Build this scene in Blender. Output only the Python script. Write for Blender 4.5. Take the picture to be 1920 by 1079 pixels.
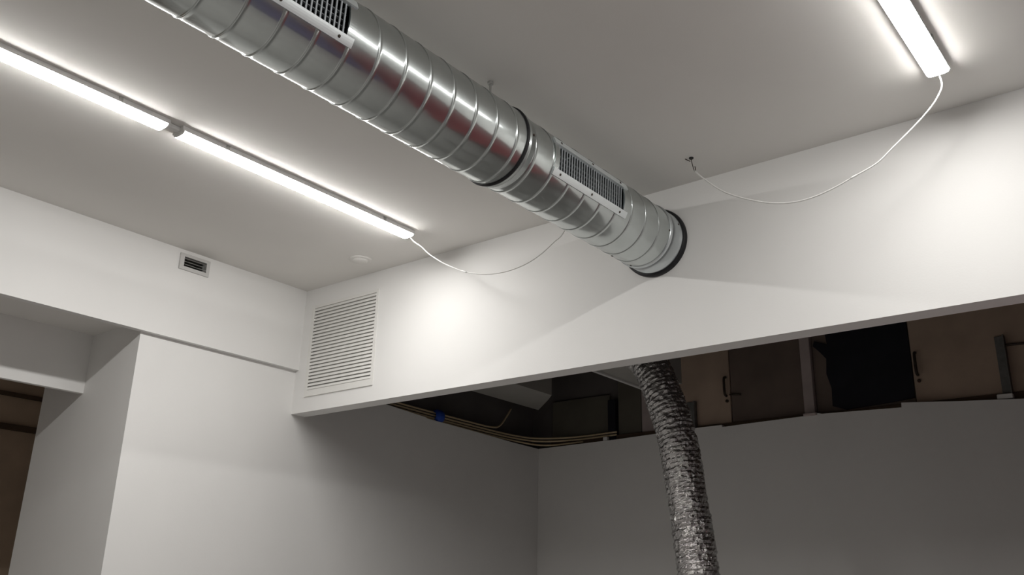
import bpy, math, random
from mathutils import Vector, Matrix, noise
random.seed(7)
for o in list(bpy.data.objects): bpy.data.objects.remove(o)
sc = bpy.context.scene
col = sc.collection
PI = math.pi
EYE = 1.6                      # camera height; z values named "rel" are above the eye

# ------------------------------------------------------------------ camera
F_PX, CW, CH = 1704.89, 1920.0, 1079.0
YAW, PITCH, ROLL = math.radians(38.7656), math.radians(19.2551), math.radians(1.3746)
fwd = Vector((-math.sin(YAW)*math.cos(PITCH), math.cos(YAW)*math.cos(PITCH), math.sin(PITCH)))
r0 = Vector((math.cos(YAW), math.sin(YAW), 0)); u0 = r0.cross(fwd)
rt = r0*math.cos(ROLL) + u0*math.sin(ROLL); up = -r0*math.sin(ROLL) + u0*math.cos(ROLL)
cam = bpy.data.cameras.new('camera'); co = bpy.data.objects.new('camera', cam); col.objects.link(co)
M = Matrix((rt, up, -fwd)).transposed().to_4x4(); M.translation = (0, 0, EYE)
co.matrix_world = M
cam.sensor_width = 36; cam.lens = F_PX/CW*36; cam.clip_start = .05; cam.clip_end = 100
sc.camera = co
# ------------------------------------------------------------------ world, exposure
w = bpy.data.worlds.new('world'); sc.world = w; w.use_nodes = True
w.node_tree.nodes['Background'].inputs[0].default_value = (0, 0, 0, 1)
w.node_tree.nodes['Background'].inputs[1].default_value = 0.0
LAMP_POWER = 45.5
sc.view_settings.view_transform = 'Standard'; sc.view_settings.look = 'None'
sc.view_settings.exposure = 0.35; sc.view_settings.gamma = 1; sc.view_settings.use_curve_mapping = False

def ray(x, y):                 # direction seen at a pixel of the photograph
    return rt*((x-960)/F_PX) + up*((539.5-y)/F_PX) + fwd
def on_y(x, y, Y): d = ray(x, y); return d*(Y/d.y) + Vector((0, 0, EYE))
def on_z(x, y, Z): d = ray(x, y); return d*((Z-EYE)/d.z) + Vector((0, 0, EYE))
def on_x(x, y, X): d = ray(x, y); return d*(X/d.x) + Vector((0, 0, EYE))

# ------------------------------------------------------------------ materials
def nodes(name):
    m = bpy.data.materials.new(name); m.use_nodes = True
    nt = m.node_tree; return m, nt, nt.nodes['Principled BSDF']
def paint(name, c, rough=.75, var=.04, scale=3, bump=.04, bscale=120, metallic=0, spec=.3):
    m, nt, b = nodes(name); L = nt.links.new
    tc = nt.nodes.new('ShaderNodeTexCoord'); n = nt.nodes.new('ShaderNodeTexNoise'); n.inputs['Scale'].default_value = scale
    n.inputs['Detail'].default_value = 6; L(tc.outputs['Object'], n.inputs['Vector'])
    r = nt.nodes.new('ShaderNodeValToRGB')
    r.color_ramp.elements[0].position = .3; r.color_ramp.elements[1].position = .7
    r.color_ramp.elements[0].color = (*[max(0, k*(1-var)) for k in c], 1); r.color_ramp.elements[1].color = (*[min(1, k*(1+var)) for k in c], 1)
    L(n.outputs['Fac'], r.inputs['Fac']); L(r.outputs['Color'], b.inputs['Base Color'])
    b.inputs['Roughness'].default_value = rough; b.inputs['Metallic'].default_value = metallic
    b.inputs['Specular IOR Level'].default_value = spec
    if bump:
        n2 = nt.nodes.new('ShaderNodeTexNoise'); n2.inputs['Scale'].default_value = bscale; n2.inputs['Detail'].default_value = 3
        L(tc.outputs['Object'], n2.inputs['Vector'])
        bp = nt.nodes.new('ShaderNodeBump'); bp.inputs['Strength'].default_value = bump; bp.inputs['Distance'].default_value = .01
        L(n2.outputs['Fac'], bp.inputs['Height']); L(bp.outputs['Normal'], b.inputs['Normal'])
    return m
def emit(name, c, s):
    m, nt, b = nodes(name)
    b.inputs['Base Color'].default_value = (.9, .9, .9, 1)
    b.inputs['Emission Color'].default_value = (*c, 1); b.inputs['Emission Strength'].default_value = s
    return m
def galvanised(name, c, ra, rb, mix, bumps=.0):
    m, nt, b = nodes(name); L = nt.links.new
    tc = nt.nodes.new('ShaderNodeTexCoord'); n = nt.nodes.new('ShaderNodeTexNoise'); n.inputs['Scale'].default_value = 14; n.inputs['Detail'].default_value = 5
    L(tc.outputs['Object'], n.inputs['Vector'])
    r = nt.nodes.new('ShaderNodeValToRGB')
    r.color_ramp.elements[0].color = (*[k*.93 for k in c], 1); r.color_ramp.elements[1].color = (*[min(1, k*1.05) for k in c], 1)
    L(n.outputs['Fac'], r.inputs['Fac'])
    b2 = nt.nodes.new('ShaderNodeBsdfPrincipled')
    for q, ro in ((b, ra), (b2, rb)):
        L(r.outputs['Color'], q.inputs['Base Color']); q.inputs['Metallic'].default_value = 1
        q.inputs['Roughness'].default_value = ro
        if bumps:
            n2 = nt.nodes.new('ShaderNodeTexNoise'); n2.inputs['Scale'].default_value = 45; n2.inputs['Detail'].default_value = 4
            L(tc.outputs['Object'], n2.inputs['Vector'])
            bp = nt.nodes.new('ShaderNodeBump'); bp.inputs['Strength'].default_value = bumps; bp.inputs['Distance'].default_value = .02
            L(n2.outputs['Fac'], bp.inputs['Height']); L(bp.outputs['Normal'], q.inputs['Normal'])
    mx = nt.nodes.new('ShaderNodeMixShader'); mx.inputs[0].default_value = mix
    L(b.outputs[0], mx.inputs[1]); L(b2.outputs[0], mx.inputs[2]); L(mx.outputs[0], nt.nodes['Material Output'].inputs['Surface'])
    return m
MT = dict(
 wall=paint('white_wall_paint', (.83, .82, .805), .7, .015, 2, .03),
 ceil=paint('ceiling_paint', (.79, .77, .74), .85, .02, 1.5, .03),
 floor=paint('grey_screed', (.47, .455, .44), .6, .12, 2, .08),
 white=paint('white_plastic', (.82, .81, .79), .45, .01, 4, 0),
 grille=paint('white_enamel', (.80, .79, .76), .4, .01, 4, 0),
 vent=paint('anodised_aluminium', (.60, .59, .575), .4, .03, 20, 0),
 blade=paint('grille_blade_metal', (.40, .43, .45), .45, .03, 20, 0, metallic=.5),
 gframe=paint('grille_frame_zinc', (.74, .78, .79), .42, .02, 20, 0, metallic=.75),
 rubber=paint('black_rubber', (.012, .012, .014), .5, .1, 30, .03),
 duct=galvanised('galvanised_steel', (.545, .58, .575), .13, .36, .42),
 collar=galvanised('galvanised_collar', (.60, .635, .65), .2, .45, .5),
 seam=galvanised('lock_seam_steel', (.545, .58, .575), .2, .42, .5),
 foil=galvanised('aluminium_foil', (.50, .49, .485), .09, .24, .3, .6),
 steel=paint('zinc_steel', (.45, .45, .44), .4, .1, 20, 0, metallic=.9),
 housing=paint('lamp_housing', (.80, .79, .78), .5, .01, 5, 0),
 lamp=emit('lamp_diffuser', (1, .985, .955), LAMP_POWER),
 cable=paint('white_cable', (.80, .79, .77), .45, .01, 9, 0),
 brownwall=paint('old_brown_plaster', (.64, .49, .365), .9, .12, 2.5, .1, 40),
 brownline=paint('dark_brown_batten', (.12, .08, .055), .8, .15, 6, .05, 40),
 tan=paint('old_tan_panel', (.47, .36, .28), .8, .12, 3, .06, 40),
 tandark=paint('old_dark_panel', (.17, .13, .11), .8, .15, 3, .06, 40),
 olive=paint('old_olive_panel', (.13, .118, .095), .8, .15, 3, .06, 40),
 mauve=paint('grey_mauve_timber', (.46, .39, .375), .8, .1, 5, .05, 60),
 blackpl=paint('black_plastic_sheet', (.012, .012, .018), .55, .2, 6, .2, 12),
 oldceil=paint('old_dark_ceiling', (.14, .125, .12), .9, .2, 2, .1, 20),
 pipe=paint('tan_conduit', (.60, .48, .31), .5, .08, 15, 0),
 blue=paint('blue_tape', (.02, .07, .40), .45, .1, 20, .1, 60),
 boxgrey=paint('grey_sheet_metal', (.38, .37, .345), .5, .06, 6, 0, metallic=.3),
 handle=paint('dark_bronze', (.06, .045, .035), .5, .15, 20, 0, metallic=.4),
 bracket=paint('dull_grey_bracket', (.2, .2, .19), .55, .15, 20, 0, metallic=.4),
 red=paint('red_board', (.42, .05, .06), .5, .05, 4, 0),
 indigo=paint('indigo_board', (.10, .10, .24), .5, .05, 4, 0),
)

# ------------------------------------------------------------------ mesh helpers
WORLD = {}
class MB:
    def __init__(s): s.v = []; s.f = []
    def box(s, x0, x1, y0, y1, z0, z1, bev=0):
        if bev <= 0:
            n = len(s.v)
            s.v += [(x, y, z) for z in (z0, z1) for y in (y0, y1) for x in (x0, x1)]
            s.f += [tuple(n+i for i in q) for q in ((0, 2, 3, 1), (4, 5, 7, 6), (0, 1, 5, 4), (2, 6, 7, 3), (0, 4, 6, 2), (1, 3, 7, 5))]
            return s
        b = min(bev, (x1-x0)*.45, (y1-y0)*.45, (z1-z0)*.45)      # chamfered box
        n = len(s.v); idx = {}
        for ix, X in enumerate((x0, x1)):
            for iy, Y in enumerate((y0, y1)):
                for iz, Z in enumerate((z0, z1)):
                    sx, sy, sz = (1 if ix == 0 else -1), (1 if iy == 0 else -1), (1 if iz == 0 else -1)
                    for k in range(3):
                        p = [X+sx*b, Y+sy*b, Z+sz*b]; p[k] = (X, Y, Z)[k]
                        idx[ix, iy, iz, k] = len(s.v); s.v.append(tuple(p))
        fs = []
        for k in range(3):
            a, c = [j for j in range(3) if j != k]
            for e in (0, 1):
                q = []
                for (p, r) in ((0, 0), (1, 0), (1, 1), (0, 1)):
                    t = [0, 0, 0]; t[k] = e; t[a] = p; t[c] = r; q.append(idx[(*t, k)])
                fs.append(q)
        for k in range(3):                                        # edges along axis k
            a, c = [j for j in range(3) if j != k]
            for p in (0, 1):
                for r in (0, 1):
                    t0 = [0, 0, 0]; t0[a] = p; t0[c] = r; t1 = list(t0); t1[k] = 1
                    fs.append([idx[(*t0, a)], idx[(*t0, c)], idx[(*t1, c)], idx[(*t1, a)]])
        for ix in (0, 1):
            for iy in (0, 1):
                for iz in (0, 1): fs.append([idx[ix, iy, iz, k] for k in range(3)])
        cx = Vector(((x0+x1)/2, (y0+y1)/2, (z0+z1)/2))
        for q in fs:
            P = [Vector(s.v[i]) for i in q]; nn = (P[1]-P[0]).cross(P[2]-P[0]); c0 = sum(P, Vector())/len(P)
            s.f.append(tuple(q) if nn.dot(c0-cx) > 0 else tuple(reversed(q)))
        return s
    def prism(s, pts, axis, a0, a1):
        # polygon pts in the two other axes (cyclic order), swept along axis 0/1/2 from a0 to a1
        n = len(s.v); k = len(pts)
        for a in (a0, a1):
            for (p, q) in pts:
                c = [p, q]; c.insert(axis, a); s.v.append(tuple(c))
        s.f.append(tuple(n+i for i in range(k))); s.f.append(tuple(n+k+i for i in reversed(range(k))))
        for i in range(k): j = (i+1) % k; s.f.append((n+i, n+k+i, n+k+j, n+j))
        return s
    def tube(s, path, r, seg=10, cap=True):
        path = [Vector(p) for p in path]; n = len(s.v); nrm = None
        for i, p in enumerate(path):
            t = (path[min(i+1, len(path)-1)]-path[max(i-1, 0)]).normalized()
            if nrm is None: nrm = t.orthogonal().normalized()
            nrm = (nrm - t*nrm.dot(t)).normalized(); bi = t.cross(nrm)
            rr = r(i/(len(path)-1)) if callable(r) else r
            for k in range(seg):
                a = 2*PI*k/seg; s.v.append(tuple(p+(nrm*math.cos(a)+bi*math.sin(a))*rr))
        for i in range(len(path)-1):
            for k in range(seg):
                j = (k+1) % seg; s.f.append((n+i*seg+k, n+i*seg+j, n+(i+1)*seg+j, n+(i+1)*seg+k))
        if cap:
            s.f.append(tuple(n+k for k in reversed(range(seg)))); e = n+(len(path)-1)*seg; s.f.append(tuple(e+k for k in range(seg)))
        return s
    def lathe(s, c, axis, prof, seg=48, closed=False):
        # prof: list of (radius, offset along axis)
        n = len(s.v); a1, a2 = [(1, 2), (2, 0), (0, 1)][axis]; k = len(prof)
        for i in range(seg):
            t = 2*PI*i/seg
            for (r, h) in prof:
                p = [0, 0, 0]; p[axis] = c[axis]+h; p[a1] = c[a1]+r*math.cos(t); p[a2] = c[a2]+r*math.sin(t); s.v.append(tuple(p))
        for i in range(seg):
            j = (i+1) % seg
            for q in range(k if closed else k-1):
                q2 = (q+1) % k; s.f.append((n+i*k+q, n+j*k+q, n+j*k+q2, n+i*k+q2))
        return s
    def build(s, name, mat, parent=None, smooth=False, label=None, cat=None, group=None, kind=None):
        xs, ys, zs = zip(*s.v)
        loc = Vector(((min(xs)+max(xs))/2, (min(ys)+max(ys))/2, min(zs)))
        me = bpy.data.meshes.new(name)
        me.from_pydata([tuple(Vector(p)-loc) for p in s.v], [], s.f); me.update()
        me.materials.append(MT[mat] if isinstance(mat, str) else mat)
        if smooth:
            for p in me.polygons: p.use_smooth = True
        o = bpy.data.objects.new(name, me); col.objects.link(o)
        WORLD[o] = loc
        if parent: o.parent = parent; o.location = loc-WORLD[parent]
        else: o.location = loc
        return tag(o, label, cat, group, kind)
def tag(o, label=None, cat=None, group=None, kind=None):
    for k, v in (('label', label), ('category', cat), ('group', group), ('kind', kind)):
        if v: o[k] = v
    return o
def thing(name, loc, label, cat, group=None):
    o = bpy.data.objects.new(name, None); o.empty_display_size = .1; col.objects.link(o); o.location = loc; WORLD[o] = Vector(loc)
    return tag(o, label, cat, group)
def rep(o, d, parent=None):                      # shifted copy of one mesh that shares its data
    c = o.copy(); col.objects.link(c); WORLD[c] = WORLD[o]+Vector(d)
    c.location = WORLD[c]-(WORLD[parent] if parent else Vector())
    if parent: c.parent = parent
    return c
def copy_tree(o, d, parent=None):
    c = rep(o, d, parent)
    for ch in list(o.children): copy_tree(ch, d, c)
    return c
def box(name, mat, b, parent=None, bev=0, **k):
    return MB().box(*b, bev=bev).build(name, mat, parent, **k)
def smoothpath(pts, n=8):                        # Catmull-Rom through points
    P = [Vector(p) for p in pts]; P = [P[0]*2-P[1]] + P + [P[-1]*2-P[-2]]; out = []
    for i in range(1, len(P)-2):
        a, b, c, d = P[i-1:i+3]
        for k in range(n):
            t = k/n; out.append(.5*((2*b)+(c-a)*t+(2*a-5*b+4*c-d)*t*t+(3*b-a-3*c+d)*t**3))
    return out+[P[-2]]

# ------------------------------------------------------------------ the room shell
H = EYE+2.15                   # ceiling
XL, XP = -5.157, -5.195        # bulkhead face, pier face
YB, YB2 = 4.009, 4.13          # header wall (front, rear face)
ZH = EYE+1.238                 # header underside
ZU = EYE+1.552                 # bulkhead underside
YP = 2.801                     # pier side face
XR, YK, YF = 3.0, -4.5, 6.932
S = 'structure'
box('floor', 'floor', (-8.3, XR+.1, YK-.1, YB2, -.1, 0), kind=S, label='light grey screed floor of the lit room', cat='floor')
box('floor_back_room', 'floor', (-8.3, XR+.1, YB2, 7.3, -.1, 0), kind=S, label='grey screed floor of the back room behind the header', cat='floor')
box('ceiling', 'ceil', (XL-.05, XR+.1, YK-.1, YB2, H, H+.12), kind=S, label='smooth off-white ceiling carrying the lit battens and the duct', cat='ceiling')
GO = (-5.045, -4.39, EYE+1.375, EYE+2.000)     # return grille opening: x0, x1, z0, z1
mh = MB()
for (xa, xb, za, zb) in ((XP-.03, GO[0], ZH, H), (GO[1], XR, ZH, H), (GO[0], GO[1], ZH, GO[2]), (GO[0], GO[1], GO[3], H)): mh.box(xa, xb, YB, YB2, za, zb)
mh.build('wall_header', 'wall', kind=S, label='white header wall that the round metal duct runs into', cat='wall')
VO = (2.985, 3.165, EYE+2.030, EYE+2.108)      # vent opening: y0, y1, z0, z1
mu = MB()
for b_ in ((YK, VO[0], ZU, H), (VO[1], YB, ZU, H), (VO[0], VO[1], ZU, VO[2]), (VO[0], VO[1], VO[3], H)): mu.box(XL-.05, XL, *b_)
mu.build('wall_left_upper', 'wall', kind=S, label='white bulkhead with the small dark vent, running under the ceiling', cat='wall')
box('wall_left_pier', 'wall', (-6.35, XP, YP, YB2+.4, 0, EYE+1.66), kind=S, label='tall white pier below the bulkhead, beside the dark opening', cat='wall')
box('wall_left_near', 'wall', (-6.35, XP, YK, .9, 0, EYE+1.66), kind=S, label='white wall below the bulkhead on the near side of the opening', cat='wall')
box('wall_recess_header', 'wall', (-5.83, -5.79, .9, YP, EYE+1.232, EYE+1.62), kind=S, label='short white header set back in the recess above the dark opening', cat='wall')
box('ceiling_recess', 'ceil', (-5.83, XL-.05, .9, YP, EYE+1.62, EYE+1.68), kind=S, label='shaded soffit of the recess behind the bulkhead', cat='ceiling')
box('wall_back', 'wall', (XL-.05, XR+.1, YK-.1, YK, 0, H), kind=S, label='white wall at the back of the room', cat='wall')
box('wall_right', 'wall', (XR, XR+.1, YK, YB, 0, H), kind=S, label='white wall on the far side of the room from the bulkhead', cat='wall')
# dark side room behind the opening
box('wall_side_room', 'brownwall', (-8.3, -8.2, .8, 5.2, 0, EYE+2.0), kind=S, label='dark brown wall of the unlit room behind the opening', cat='wall')
box('wall_side_room_end', 'wall', (-8.2, -6.35, 5.1, 5.2, 0, EYE+2.0), kind=S, label='end wall of the unlit room behind the pier', cat='wall')
box('wall_side_room_near', 'wall', (-8.2, -6.35, .8, .9, 0, EYE+2.0), kind=S, label='near end wall of the unlit room', cat='wall')
box('ceiling_side_room', 'wall', (-8.3, -5.83, .8, 5.2, EYE+2.0, EYE+2.1), kind=S, label='ceiling of the unlit room', cat='ceiling')
box('trim_1', 'brownline', (-8.2, -8.17, .9, 5.1, EYE+1.60, EYE+1.635), kind=S, label='thin dark batten on the brown wall, upper one', cat='trim')
box('trim_2', 'brownline', (-8.2, -8.165, .9, 5.1, EYE+1.315, EYE+1.365), kind=S, label='thicker dark batten on the brown wall, lower one', cat='trim')
# back room beyond the header
lf = MB().prism([(YB2+.4, 0), (YF, 0), (YF, EYE+1.405), (6.52, EYE+1.41), (6.07, EYE+1.425), (5.39, EYE+1.44), (5.38, EYE+1.447), (4.94, EYE+1.472), (YB2+.4, EYE+1.49)], 0, -5.30, XP)
lf.build('wall_left_lining', 'wall', kind=S, label='grey-looking wall lining below the tan conduits, behind the header', cat='wall')
fp = [(-5.30, 0), (XR, 0), (XR, EYE+1.40), (-1.07, EYE+1.408), (-1.5, EYE+1.44), (-1.868, EYE+1.472), (-1.870, EYE+1.436), (-2.22, EYE+1.446), (-2.46, EYE+1.452),
      (-2.53, EYE+1.470), (-2.60, EYE+1.448), (-3.08, EYE+1.437), (-3.3, EYE+1.430), (-3.305, EYE+1.448), (-3.52, EYE+1.446), (-4.3, EYE+1.42), (-5.195, EYE+1.406), (-5.30, EYE+1.406)]
MB().prism(fp, 1, YF, YF+.06).build('wall_far_lining', 'wall', kind=S, label='pale wall lining at the end of the back room, ragged along its top edge', cat='wall')
YW = 7.032
wf = box('wall_far_old', 'oldceil', (-5.6, XR, YW+.02, YW+.15, 0, EYE+2.7), kind=S, label='old dark wall above the lining at the end of the back room', cat='wall')
box('wall_left_old', 'oldceil', (-5.6, -5.36, YB2+.4, YW+.02, 0, EYE+2.7), kind=S, label='old dark wall above the lining behind the conduits', cat='wall')
box('ceiling_back_room', 'oldceil', (-5.6, XR, YB2, YW+.15, EYE+2.6, EYE+2.72), kind=S, label='dark bare ceiling of the back room', cat='ceiling')
box('wall_back_room_right', 'wall', (XR, XR+.1, YB, YW+.15, 0, EYE+2.6), kind=S, label='side wall closing the back room', cat='wall')

# panels of the old far wall
def zr(a): return EYE+a
box('panel', 'olive', (-5.1, -4.45, YW-.012, YW+.02, zr(1.38), zr(1.86)), wf, .004, label='dark olive panel')
box('panel', 'olive', (-4.36, -4.12, YW-.012, YW+.02, zr(1.38), zr(2.5)), wf, .004, label='narrow olive panel')
box('post', 'blackpl', (-4.45, -4.37, YW-.05, YW+.02, zr(1.38), zr(1.80)), wf, .004, label='black upright')
box('panel', 'mauve', (-4.115, -3.98, YW-.010, YW+.02, zr(1.38), zr(2.6)), wf, .003, label='mauve strip')
p1 = box('panel', 'tan', (-3.975, -3.252, YW-.018, YW+.02, zr(1.38), zr(2.6)), wf, .004, label='tan door panel with pull handle')
p2 = box('panel', 'tandark', (-3.245, -2.625, YW-.014, YW+.02, zr(1.38), zr(2.6)), wf, .004, label='dark brown panel')
box('post', 'mauve', (-2.618, -2.535, YW-.045, YW+.02, zr(1.40), zr(2.6)), wf, .004, label='grey mauve upright')
box('panel', 'tandark', (-2.53, -1.785, YW-.004, YW+.02, zr(1.38), zr(2.6)), wf, .003)
p3 = box('panel', 'tan', (-1.78, 0.4, YW-.018, YW+.02, zr(1.38), zr(2.6)), wf, .004, label='wide tan panel with pull handle')
box('rail', 'brownline', (-5.1, .4, YW-.035, YW-.002, zr(1.38), zr(1.475)), wf, .004, label='dark timber rail along the foot of the panels')
def pull(x, z0, z1, parent, side=0):
    m = MB().tube(smoothpath([(x, YW-.018, z1), (x, YW-.05, z1-.012), (x, YW-.055, (z0+z1)/2), (x, YW-.05, z0+.012), (x, YW-.018, z0)], 5), .011, 8)
    m.build('handle', 'handle', parent, True)
    MB().lathe((x+.005, YW-.02, z0-.045), 1, [(.001, -.012), (.013, -.010), (.013, .004)], 12).build('keyhole', 'handle', parent)
pull(-3.285, zr(1.705), zr(1.865), p1)
pull(-1.748, zr(1.68), zr(1.85), p3)
MB().tube(smoothpath([(-3.25, YW-.03, zr(1.71)), (-3.2, YW-.035, zr(1.705)), (-3.15, YW-.03, zr(1.70))], 4), .008, 6).build('latch', 'handle', p2, True)
# torn black sheet
tp = [(-2.36, 2.55), (-2.42, 2.2), (-2.40, 2.02), (-2.50, 2.06), (-2.515, 2.02), (-2.46, 1.96), (-2.415, 1.90), (-2.425, 1.78), (-2.395, 1.66), (-2.40, 1.52), (-2.3, 1.482), (-1.95, 1.50), (-1.79, 1.515), (-1.786, 1.8), (-1.788, 2.2), (-1.786, 2.55)]
MB().prism([(x, zr(z)) for x, z in tp], 1, YW-.022, YW-.003).build('plastic_sheet', 'blackpl', label='torn black plastic sheet hung on the old wall between upright and tan panel', cat='plastic sheet')
# angle bracket with a white clip
br = thing('angle_bracket', (-1.17, YW-.03, zr(1.45)), 'dull grey metal angle bracket upright on the wide tan panel', 'bracket')
MB().box(-1.205, -1.138, YW-.030, YW-.017, zr(1.45), zr(1.885), .002).box(-1.146, -1.138, YW-.075, YW-.017, zr(1.45), zr(1.885), .002).build('angle', 'bracket', br)
box('clip', 'white', (-1.235, -1.135, YW-.085, YW-.017, zr(1.425), zr(1.46)), br, .004, label='white clip')
MB().tube([(-1.14, YW-.035, zr(1.812)), (-.8, YW-.035, zr(1.80)), (-.1, YW-.035, zr(1.79))], .009, 8).build('thin_pipe', 'handle', label='thin brown pipe running from the angle bracket along the tan panel', cat='pipe')
b2 = thing('wall_bracket', (-3.61, YW-.03, zr(1.42)), 'dark bracket upright just behind the crinkled foil duct', 'bracket')
MB().box(-3.66, -3.565, YW-.032, YW-.017, zr(1.42), zr(1.69), .003).box(-3.577, -3.565, YW-.07, YW-.017, zr(1.42), zr(1.69), .003).build('plate', 'bracket', b2)
box('cable_clip', 'white', (-4.475, -4.43, YF+.005, YF+.045, zr(1.42), zr(1.455)), None, .004, label='small white clip at the foot of the black upright', cat='clip')
box('wood_chip', 'mauve', (-2.6, -2.50, YF-.03, YF+.05, zr(1.445), zr(1.463)), None, .003, label='pale timber offcut lying on the ragged lining edge', cat='offcut')

# services behind the header
for i, (zz, xx) in enumerate(((1.446, -5.226), (1.471, -5.234), (1.496, -5.240), (1.521, -5.246))):
    lab = ['lowest of the tan conduits, running straight on above the wall lining', 'second tan conduit up from the wall lining', 'third tan conduit up from the wall lining', 'top tan conduit, its end bent upward']
    if i == 0: pts = [(xx, 4.3, zr(zz+.025)), (xx, 5.0, zr(zz+.015)), (xx, 6.0, zr(zz-.01)), (xx+.02, 6.6, zr(zz-.015)), (xx+.14, 6.9, zr(zz-.02)), (-4.72, 6.985, zr(1.44))]
    elif i == 3: pts = [(xx, 4.3, zr(zz+.02)), (xx, 5.2, zr(zz)), (xx, 6.0, zr(zz-.008)), (xx, 6.28, zr(zz-.005)), (xx, 6.40, zr(zz+.025)), (xx, 6.50, zr(zz+.13)), (xx, 6.56, zr(zz+.21))]
    else: pts = [(xx, 4.3, zr(zz+.022)), (xx, 5.2, zr(zz)), (xx, 6.2, zr(zz-.012)), (xx+.03, 6.65, zr(zz-.013)), (xx+.14, 6.89-.02*i, zr(zz-.012)), (-4.8, 6.985, zr(zz-.005)), (-4.35, 6.975, zr(zz+.0))]
    MB().tube(smoothpath(pts, 6), .0085, 8).build('conduit', 'pipe', None, True, lab[i], 'conduit', 'tan conduits behind the header')
MB().lathe((-5.235, 5.56, zr(1.487)), 1, [(.03, -.05), (.052, -.036), (.060, -.015), (.056, 0), (.061, .014), (.053, .034), (.03, .05)], 14).build('blue_tape', 'blue', None, True, 'blue tape wound round the bundle of tan conduits', 'tape')
bx = thing('duct_box', (-4.75, 5.4, zr(1.70)), 'grey sheet metal box hung above the conduits behind the header', 'duct box')
MB().prism([(-4.97, 4.7), (-4.5, 4.7), (-4.5, 6.18), (-4.62, 6.30), (-4.97, 6.62)], 2, zr(1.70), zr(2.1)).build('casing', 'boxgrey', bx)
for yy in (4.9, 5.9):
    MB().tube([(-4.74, yy, zr(2.1)), (-4.74, yy, zr(2.6))], .006, 6).build('hanger', 'steel', bx)
pl = thing('plenum_box', (-3.56, 5.9, zr(1.70)), 'grey plenum box behind the header that the foil duct hangs from', 'plenum')
box('casing', 'boxgrey', (-3.72, -3.40, 5.35, 6.45, zr(1.71), zr(2.25)), pl, .004)
box('edge_angle', 'vent', (-3.745, -3.715, 5.35, 6.46, zr(1.695), zr(1.735)), pl, .002, label='paler edge strip')
for yy in (5.5, 6.3):
    MB().tube([(-3.56, yy, zr(2.25)), (-3.56, yy, zr(2.6))], .006, 6).build('hanger', 'steel', pl)

# ------------------------------------------------------------------ flexible foil duct
def foil_duct():
    c = [on_y(1310, 1075, 5.0), on_y(1291, 950, 5.0), on_y(1271, 830, 5.0), on_y(1243, 740, 5.0)]
    top = c[3]
    pts = [(c[0].x+.16, 4.98, .02), (c[0].x+.10, 4.99, .6), (c[0].x+.04, 5.0, 1.25), c[0], c[1], c[2], top, (top.x-.12, 5.02, zr(1.52)), (top.x-.36, 5.08, zr(1.70)), (top.x-.62, 5.20, zr(1.86)), (top.x-.72, 5.36, zr(1.92))]
    path = smoothpath(pts, 30)
    # resample evenly
    q = [path[0]]; st = .0085; acc = 0
    for a, b in zip(path, path[1:]):
        l = (b-a).length; t = st-acc
        while t <= l: q.append(a.lerp(b, t/l)); t += st
        acc = l-(t-st)
    m = MB(); seg = 56; n = 0; nrm = None; s = 0
    for i, p in enumerate(q):
        t = (q[min(i+1, len(q)-1)]-q[max(i-1, 0)]).normalized()
        if nrm is None: nrm = t.orthogonal().normalized()
        nrm = (nrm-t*nrm.dot(t)).normalized(); bi = t.cross(nrm); s = i*st
        for k in range(seg):
            a = 2*PI*k/seg
            rib = .0022*math.cos(2*PI*(s/.030)+a+2.2*noise.noise(Vector((math.cos(a), math.sin(a), s*5))))
            v = Vector((math.cos(a)*3.2, math.sin(a)*3.2, s*26))
            cr = .0075*noise.noise(v)+.006*noise.noise(Vector((v.x*1.6, v.y*1.6, v.z*2.6)))
            big = .006*noise.noise(Vector((math.cos(a)*.9, math.sin(a)*.9, s*3)))
            m.v.append(tuple(p+(nrm*math.cos(a)+bi*math.sin(a))*(.118+rib+cr+big)))
    for i in range(len(q)-1):
        for k in range(seg):
            j = (k+1) % seg; m.f.append((i*seg+k, i*seg+j, (i+1)*seg+j, (i+1)*seg+k))
    return m.build('foil_duct', 'foil', None, False, 'crinkled silver foil flexible duct hanging down from under the header', 'duct')
foil_duct()

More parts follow.
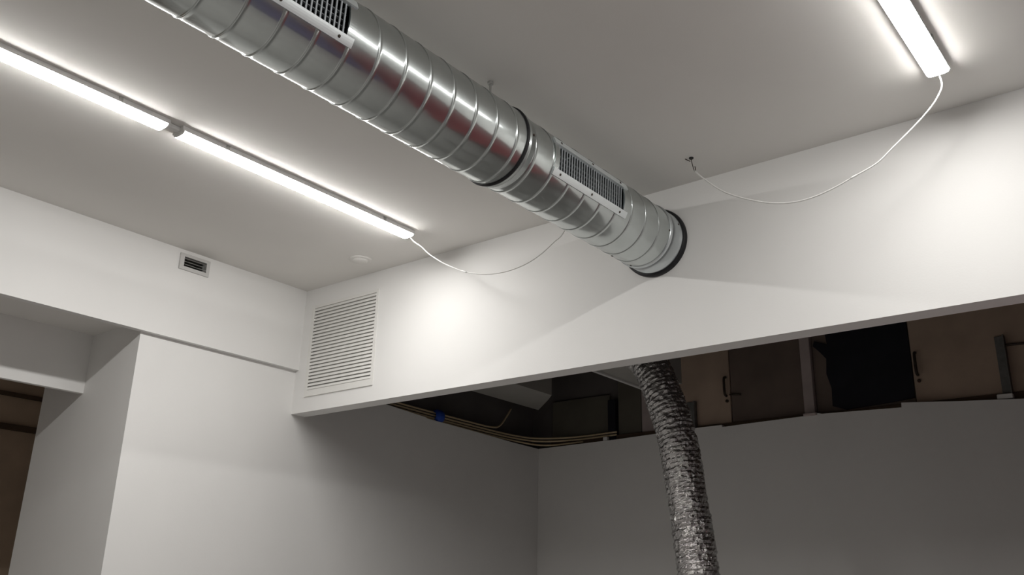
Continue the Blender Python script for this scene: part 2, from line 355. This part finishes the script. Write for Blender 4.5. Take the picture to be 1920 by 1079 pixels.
# ------------------------------------------------------------------ spiral duct
DX, DZ, DR = -2.2373, zr(1.8503), .1766
R2 = .1712
PITCH_S = .1286
duct = thing('spiral_duct', (DX, 1.0, DZ-DR), 'round galvanised spiral duct with two grilles running under the ceiling into the header', 'duct')
def cyl(theta, y, r): return (DX+r*math.cos(theta), y, DZ+r*math.sin(theta))
def spiral(y0, y1, r, yref, thref, name, parent, cut):
    # seam: y = yref - pitch*(theta-thref)/2pi + k*pitch
    seg = 112; prof = [(0, 0), (.014, .0016), (.03, .0024), (.046, .0016), (.06, 0), (.15, .0003), (.3, .0006), (.5, .0007), (.7, .0006), (.85, .0003), (.97, 0)]
    k0 = math.floor((y0-yref)/PITCH_S)-2; k1 = math.ceil((y1-yref)/PITCH_S)+2
    m = MB(); row = (k1-k0)*len(prof)
    for i in range(seg+1):
        th = -PI+2*PI*i/seg; base = yref-PITCH_S*(th-thref)/(2*PI)
        for k in range(k0, k1):
            for (u, h) in prof:
                y = min(max(base+(k+u-.03)*PITCH_S, y0), y1); m.v.append(cyl(th, y, r+h))
    for i in range(seg):
        for j in range(row-1):
            a = m.v[i*row+j][1]; b = m.v[i*row+j+1][1]; c = m.v[(i+1)*row+j][1]; d = m.v[(i+1)*row+j+1][1]
            if max(a, b, c, d)-min(a, b, c, d) < 1e-6: continue
            th = -PI+2*PI*(i+.5)/seg
            if TI0-.03 < th < TI1+.03 and cut[0]+.022 < (a+b+c+d)/4 < cut[1]-.022: continue
            m.f.append((i*row+j, (i+1)*row+j, (i+1)*row+j+1, i*row+j+1))
    o = m.build(name, 'duct', parent, True)
    # the folded lock seam itself, a thin helical ribbon on top of the ridge
    s = MB(); turns = (y1-y0)/PITCH_S; n = int(turns*64)
    for i in range(n+1):
        y = y1-.002-(y1-y0-.004)*i/n; th = thref-(y-yref)/PITCH_S*2*PI
        for dy, h in ((-.0036, .0012), (-.0020, .0028), (.0020, .0028), (.0036, .0012)):
            s.v.append(cyl(th, y+dy, r+h))
    for i in range(n):
        yc = s.v[i*4+1][1]; tc = math.atan2(s.v[i*4+1][2]-DZ, s.v[i*4+1][0]-DX)
        if TI0-.16 < tc < TI1+.16 and cut[0] < yc < cut[1]: continue
        for k in range(3): s.f.append((i*4+k, i*4+k+1, i*4+5+k, i*4+4+k))
    s.build('lock_seam', 'seam', o, True, 'raised spiral lock seam')
    return o
YJ = 2.650
TI0, TI1 = math.radians(-21.5), math.radians(16.5)
G1, G2 = (1.095, 1.694), (2.851, 3.445)
sec1 = spiral(-4.4, YJ, DR, 1.8205, math.radians(-48), 'duct_section', duct, G1)
sec2 = spiral(YJ+.05, YB-.10, R2, 3.741, math.radians(-2), 'duct_section', duct, G2)
cx = (DX, 0, DZ)
def ring(name, mat, prof, parent, y=0, label=None):
    return MB().lathe((DX, y, DZ), 1, prof, 96, True).build(name, mat, parent, True, label)
ring('joint_gasket', 'rubber', [(DR-.004, -.007), (DR+.0055, -.007), (DR+.0075, 0), (DR+.0055, .007), (DR-.004, .007)], duct, YJ, 'black rubber joint ring')
ring('coupling', 'duct', [(R2-.006, .0), (R2+.004, .0), (R2+.004, .014), (R2+.0085, .018), (R2+.0085, .023), (R2+.003, .027), (R2+.003, .055), (R2-.006, .055)], duct, YJ+.004, 'beaded coupling')
ring('end_collar', 'collar', [(R2-.008, -.150), (R2+.003, -.150), (R2+.003, -.142), (R2+.007, -.137), (R2+.007, -.131), (R2+.003, -.126), (R2+.003, -.03), (R2+.009, -.026), (R2+.009, .012), (R2-.008, .012)], duct, YB, 'smooth end collar')
ring('wall_gasket', 'rubber', [(R2, .01), (R2, -.027), (R2+.0105, -.030), (R2+.018, -.022), (R2+.019, -.005), (R2+.016, .01)], duct, YB, 'thick black rubber seal against the header')
def screw(th, y, r, parent, rad=.0055):
    d = Vector((math.cos(th), 0, math.sin(th))); p = Vector(cyl(th, y, r)); s = MB()
    s.tube([p-d*.003, p+d*.001, p+d*.003], lambda t: rad*(1 if t < .6 else .6), 8)
    return s.build('screw', 'handle', parent)
for (th, y, r) in ((5, YJ+.042, R2+.003), (-112, YB-.155, R2), (-6, YB-.157, R2), (18, YB-.05, R2+.003), (-118, YB-.31, R2)):
    screw(math.radians(th), y, r+.001, duct)
# supply grilles: a curved frame, ring-shaped blades and a dark damper behind them
def arc_patch(m, r0_, r1_, t0, t1, y0, y1, n=10):
    b = len(m.v)
    for i in range(n+1):
        t = t0+(t1-t0)*i/n
        for (r, y) in ((r0_, y0), (r1_, y0), (r1_, y1), (r0_, y1)): m.v.append(cyl(t, y, r))
    for i in range(n):
        for k in range(4):
            k2 = (k+1) % 4; m.f.append((b+i*4+k, b+i*4+k2, b+i*4+4+k2, b+i*4+4+k))
    m.f.append((b, b+3, b+2, b+1)); e = b+n*4; m.f.append((e, e+1, e+2, e+3))
def grille(y0, y1, r):
    D = math.radians; to0, to1, ti0, ti1 = D(-32), D(27), TI0, TI1
    m = MB(); ro = r+.0105; ri = r-.004; e = .031
    # rails (flat, standing slightly off the duct) and curved end plates
    arc_patch(m, ri, ro, to0, ti0, y0, y1, 4); arc_patch(m, ri, ro, ti1, to1, y0, y1, 4)
    fr = m.build('supply_grille', 'gframe', duct, False, 'curved grille of many narrow blades')
    for (ya, yb) in ((y0, y0+e), (y1-e, y1)):
        m = MB(); arc_patch(m, ri, r+.004, ti0-.01, ti1+.01, ya, yb, 12); m.build('end_plate', 'duct', fr, False, 'shiny curved end plate')
    pa, pb = Vector(cyl(ti0-.01, 0, r)), Vector(cyl(ti1+.01, 0, r)); nn = Vector((math.cos((ti0+ti1)/2), 0, math.sin((ti0+ti1)/2)))
    def bar(name, mat, ya, yb, d0, d1, u0=0, u1=1):              # flat bar across the opening, d = depth from the chord
        q0, q1 = pa.lerp(pb, u0), pa.lerp(pb, u1)
        v = [q0+nn*d0, q1+nn*d0, q1+nn*d1, q0+nn*d1]; mm = MB()
        mm.v = [(p.x, y, p.z) for y in (ya, yb) for p in v]
        mm.f = [(0, 1, 2, 3), (7, 6, 5, 4)]+[(k, k+4, (k+1) % 4+4, (k+1) % 4) for k in range(4)]
        return mm.build(name, mat, fr)
    for k in range(4): bar('rear_blade', 'blade', y0+.02, y1-.02, -.034, -.024, .18+.2*k, .20+.2*k)
    n = 27; step = (y1-y0-2*e-.006)/n; first = None
    for i in range(n):
        yy = y0+e+.003+step*(i+.5)
        if first is None: first = bar('blade', 'blade', yy-.0030, yy+.0030, -.004, .0); ybase = yy
        else: rep(first, (0, yy-ybase, 0), fr)
    for yy in (y0+.05, (y0+y1)/2, y1-.06):
        screw(D(-27), yy, ro, fr, .006); screw(D(22), yy, ro, fr, .006)
grille(*G1, DR)
grille(*G2, R2)
# hanger rod from the ceiling
hr = MB().tube([(-2.247, 2.674-.06, DZ+DR-.01), (-2.247, 2.674-.06, H)], .0055, 8).build('hanger_rod', 'steel', duct, False, 'threaded hanger rod')
MB().lathe((-2.247, 2.614, H-.012), 2, [(.001, 0), (.014, 0), (.014, .012)], 6).build('nut', 'steel', hr)
for yh in (.1, -2.4):
    MB().tube([(-2.247, yh, DZ+DR-.01), (-2.247, yh, H)], .0055, 8).build('hanger_rod', 'steel', duct)

# ------------------------------------------------------------------ LED battens
def batten(x, y0, y1, label, group):
    t = thing('batten_light', (x, (y0+y1)/2, H-.045), label, 'light', group)
    MB().prism([(x-.042, H), (x-.046, H-.020), (x-.046, H-.0265), (x+.046, H-.0265), (x+.046, H-.020), (x+.042, H)], 1, y0-.004, y1+.004).build('housing', 'housing', t, False, 'white housing')
    zl = H-.0255
    half = [(.0448, 0), (.0438, -.005), (.039, -.0105), (.027, -.0145), (.012, -.0155)]
    prof = [(x+p, zl+q) for p, q in half]+[(x-p, zl+q) for p, q in reversed(half)]
    m = MB().prism(prof, 1, y0+.007, y1-.007); m.f = m.f[2:-1]        # open-ended opal lens
    m.build('diffuser', 'lamp', t, False, 'glowing opal diffuser')
    for (ya, yb, sg) in ((y0, y0+.007, -1), (y1-.007, y1, 1)):
        c = MB(); k = len(prof)
        for (yy, sx) in (((ya, .82), (ya+.003, .97), (yb, 1.0)) if sg < 0 else ((ya, 1.0), (yb-.003, .97), (yb, .82))):
            c.v += [(x+(px-x)*sx, yy, zl+(pz-zl)*sx) for (px, pz) in prof]
        for i in range(2):
            for j in range(k): c.f.append((i*k+j, i*k+(j+1) % k, (i+1)*k+(j+1) % k, (i+1)*k+j))
        c.f.append(tuple(range(k))); c.f.append(tuple(2*k+j for j in reversed(range(k))))
        c.build('end_cap', 'white', t, False, 'white end cap')
    for yy in (y0+.25, y1-.25):
        MB().box(x-.0465, x+.0465, yy-.010, yy+.010, H-.020, H-.0).build('mounting_clip', 'steel', t)
    return t
XA, XC = -3.732, -.674
LL = 1.590
yA = 3.628
gA = 'lit LED battens on the ceiling'
A = batten(XA, yA-LL, yA, 'lit LED batten whose cable hangs towards the duct, near the smoke detector', gA)
B = batten(XA, yA-2*LL-.075, yA-LL-.075, 'lit LED batten end to end with the one near the smoke detector', gA)
C = batten(XC, yA-LL, yA, 'lit LED batten with a long looping cable to the wire hook', gA)
d = copy_tree(C, (0, -(LL+.075), 0)); d.name = 'batten_light_offscreen'      # pairs this row with the two battens of the other row
d['label'] = 'lit LED batten end to end with the one holding the long looping cable'
lk = box('link_connector', 'housing', (XA-.018, XA+.018, yA-LL-.080, yA-LL+.005, H-.022, H-.001), None, .004, label='short connector joining two lit battens end to end', cat='connector')

# ------------------------------------------------------------------ cables
def cable(px, y0, y1, extra, label, knot=None):
    n = len(px)
    pts = [on_y(x, y, y0+(y1-y0)*i/(n-1)) for i, (x, y) in enumerate(px)]
    pts = [Vector(e) for e in extra[0]]+pts+[Vector(e) for e in extra[1]]
    t = thing('cable', pts[0], label, 'cable')
    MB().tube(smoothpath(pts, 6), .0036, 8).build('cord', 'cable', t, True)
    if knot:
        p = on_y(*knot[:2], knot[2]); q = on_y(knot[0]+knot[3], knot[1]+knot[4], knot[2])
        MB().tube([p, p.lerp(q, .2), p.lerp(q, .8), q], lambda u: .0036 if u in (0, 1) else .0052, 8).build('splice', 'cable', t, True, 'taped splice')
cable([(776, 453), (790, 463), (805, 477), (830, 493), (850, 502), (872, 510), (900, 514), (930, 513), (960, 506), (990, 493), (1015, 476), (1040, 453), (1056, 437)], 3.645, 3.74,
      ([(XA, yA-.01, H-.02)], [(-2.53, 3.745, zr(2.10)), (-2.47, 3.745, H)]), 'white cable sagging from the batten by the smoke detector to behind the duct', (866, 508, 3.684, 9, 3))
cable([(1766, 158), (1760, 178), (1744, 203), (1713, 238), (1674, 277), (1643, 307), (1600, 332), (1561, 354), (1522, 371), (1484, 380), (1445, 381), (1406, 375), (1367, 364), (1340, 350), (1312, 329)], 3.645, 3.735,
      ([(XC, yA-.01, H-.02)], [on_z(1303, 320, H-.045)]), 'long white cable looping from the wire hook to the other batten', (1594, 335.2, 3.684, 13, -7))
hk = thing('wire_hook', on_z(1295, 296, H), 'small bent wire hook in the ceiling holding the long looping cable', 'hook')
h0 = on_z(1296, 296, H); h1 = on_z(1303, 320, H-.045)
MB().lathe((h0.x, h0.y, H-.006), 2, [(.001, 0), (.011, 0), (.012, .006)], 10).build('ceiling_plug', 'rubber', hk)
MB().tube(smoothpath([h0, h0.lerp(h1, .4)+Vector((-.004, 0, 0)), h1+Vector((-.004, 0, .002)), h1+Vector((.004, 0, -.003)), h1.lerp(h0, .3)+Vector((.006, 0, 0))], 5), .0022, 6).build('wire', 'handle', hk, True)
MB().tube([h0+Vector((-.03, -.008, -.002)), h0+Vector((-.012, .012, -.012))], .0022, 6).build('wire', 'handle', hk, True)

# ------------------------------------------------------------------ vents and detector
# slatted return-air grille on the header
gx0, gx1, gz0, gz1 = -5.065, -4.375, zr(1.345), zr(2.016)
rg = thing('return_grille', ((gx0+gx1)/2, YB, gz0), 'large square white louvred grille on the header, next to the bulkhead', 'vent')
fr = MB(); e = .030; y0 = YB-.0085
for b in ((gx0, gx1, y0, YB+.001, gz1-.022, gz1), (gx0, gx1, y0, YB+.001, gz0, gz0+.045), (gx0, gx0+e, y0, YB+.001, gz0+.045, gz1-.022), (gx1-.020, gx1, y0, YB+.001, gz0+.045, gz1-.022)): fr.box(*b)
fr.build('frame', 'grille', rg)
box('backing', 'grille', (GO[0], GO[1], YB+.018, YB+.028, GO[2], GO[3]), rg, label='white backing set behind the slats')
ns = 24; st = (gz1-.022-gz0-.045)/ns; first = None
for i in range(ns):
    zc = gz0+.045+st*(i+.5)
    if first is None:
        m = MB().prism([(YB-.002, zc+st*.40), (YB-.002, zc+st*.22), (YB-.0085, zc-st*.42), (YB-.0105, zc-st*.42), (YB-.0105, zc-st*.28)], 0, gx0+e, gx1-.020)
        first = m.build('slat', 'grille', rg); z00 = zc
    else: rep(first, (0, 0, zc-z00), rg)
# small dark vent on the bulkhead
vt = thing('wall_vent', (XL, 3.07, zr(2.01)), 'small rectangular vent with dark slots on the bulkhead under the ceiling', 'vent')
vy0, vy1, vz0, vz1 = 2.962, 3.182, zr(2.012), zr(2.122)
m = MB()
for b in ((vy0, vy1, vz0, vz0+.024), (vy0, vy1, vz1-.020, vz1), (vy0, vy0+.030, vz0+.024, vz1-.020), (vy1-.024, vy1, vz0+.024, vz1-.020)): m.box(XL-.001, XL+.012, b[0], b[1], b[2], b[3])
m.build('frame', 'vent', vt)
sl = MB()
for b_ in ((VO[0]-.002, VO[0], VO[2], VO[3]), (VO[1], VO[1]+.002, VO[2], VO[3]), (VO[0], VO[1], VO[2]-.002, VO[2]), (VO[0], VO[1], VO[3], VO[3]+.002)): sl.box(XL-.35, XL-.0505, *b_)
sl.box(XL-.352, XL-.35, VO[0], VO[1], VO[2], VO[3]).build('sleeve', 'steel', vt, label='metal sleeve behind the slots')
first = None
for i in range(3):
    zc = vz0+.024+(.066)*(i+.75)/3.4
    if first is None: first = MB().box(XL+.002, XL+.009, vy0+.03, vy1-.024, zc-.0022, zc+.0022).build('slat', 'bracket', vt); z00 = zc
    else: rep(first, (0, 0, zc-z00), vt)
# smoke detector
dc = on_z(676, 487, H)
sd = thing('smoke_detector', (dc.x, dc.y, H-.03), 'round white smoke detector on the ceiling near the batten end', 'smoke detector')
MB().lathe((dc.x, dc.y, H), 2, [(.076, 0), (.075, -.005), (.068, -.008), (.001, -.008)], 40).build('base', 'ceil', sd, True)
MB().lathe((dc.x, dc.y, H-.008), 2, [(.052, 0), (.050, -.006), (.038, -.012), (.001, -.014)], 40).build('cap', 'ceil', sd, True)

# ------------------------------------------------------------------ seen only as reflections in the duct
rb = thing('red_partition', (1.1, 5.05, 0), 'tall red hoarding board in the back room, seen as a red streak in the duct', 'partition')
for i in range(3): box('board', 'red', (-.48+i*1.14, -.48+i*1.14+1.135, 5.02, 5.05, .05, 2.80), rb, .004)
for x in (-.45, .58, 1.76, 2.8): box('foot', 'steel', (x-.03, x+.03, 4.9, 5.3, 0, .05), rb, .005)
for x in (-.45, .58, 1.76, 2.8): box('strut', 'mauve', (x-.03, x+.03, 5.05, 5.10, .05, 2.75), rb, .004)
cr = thing('blue_crate', (1.3, 3.65, 0), 'indigo blue storage crate on the floor in front of the red hoarding', 'crate')
m = MB(); X0, X1, Y0, Y1 = .2, 2.5, 3.1, 4.3
box('base', 'indigo', (X0, X1, Y0, Y1, .0, .06), cr, .01)
for b_ in ((X0, X1, Y0, Y0+.04), (X0, X1, Y1-.04, Y1), (X0, X0+.04, Y0+.04, Y1-.04), (X1-.04, X1, Y0+.04, Y1-.04)): box('side', 'indigo', (*b_, .06, .55), cr, .008)
box('lid', 'indigo', (X0-.02, X1+.02, Y0-.02, Y1+.02, .55, .60), cr, .012)
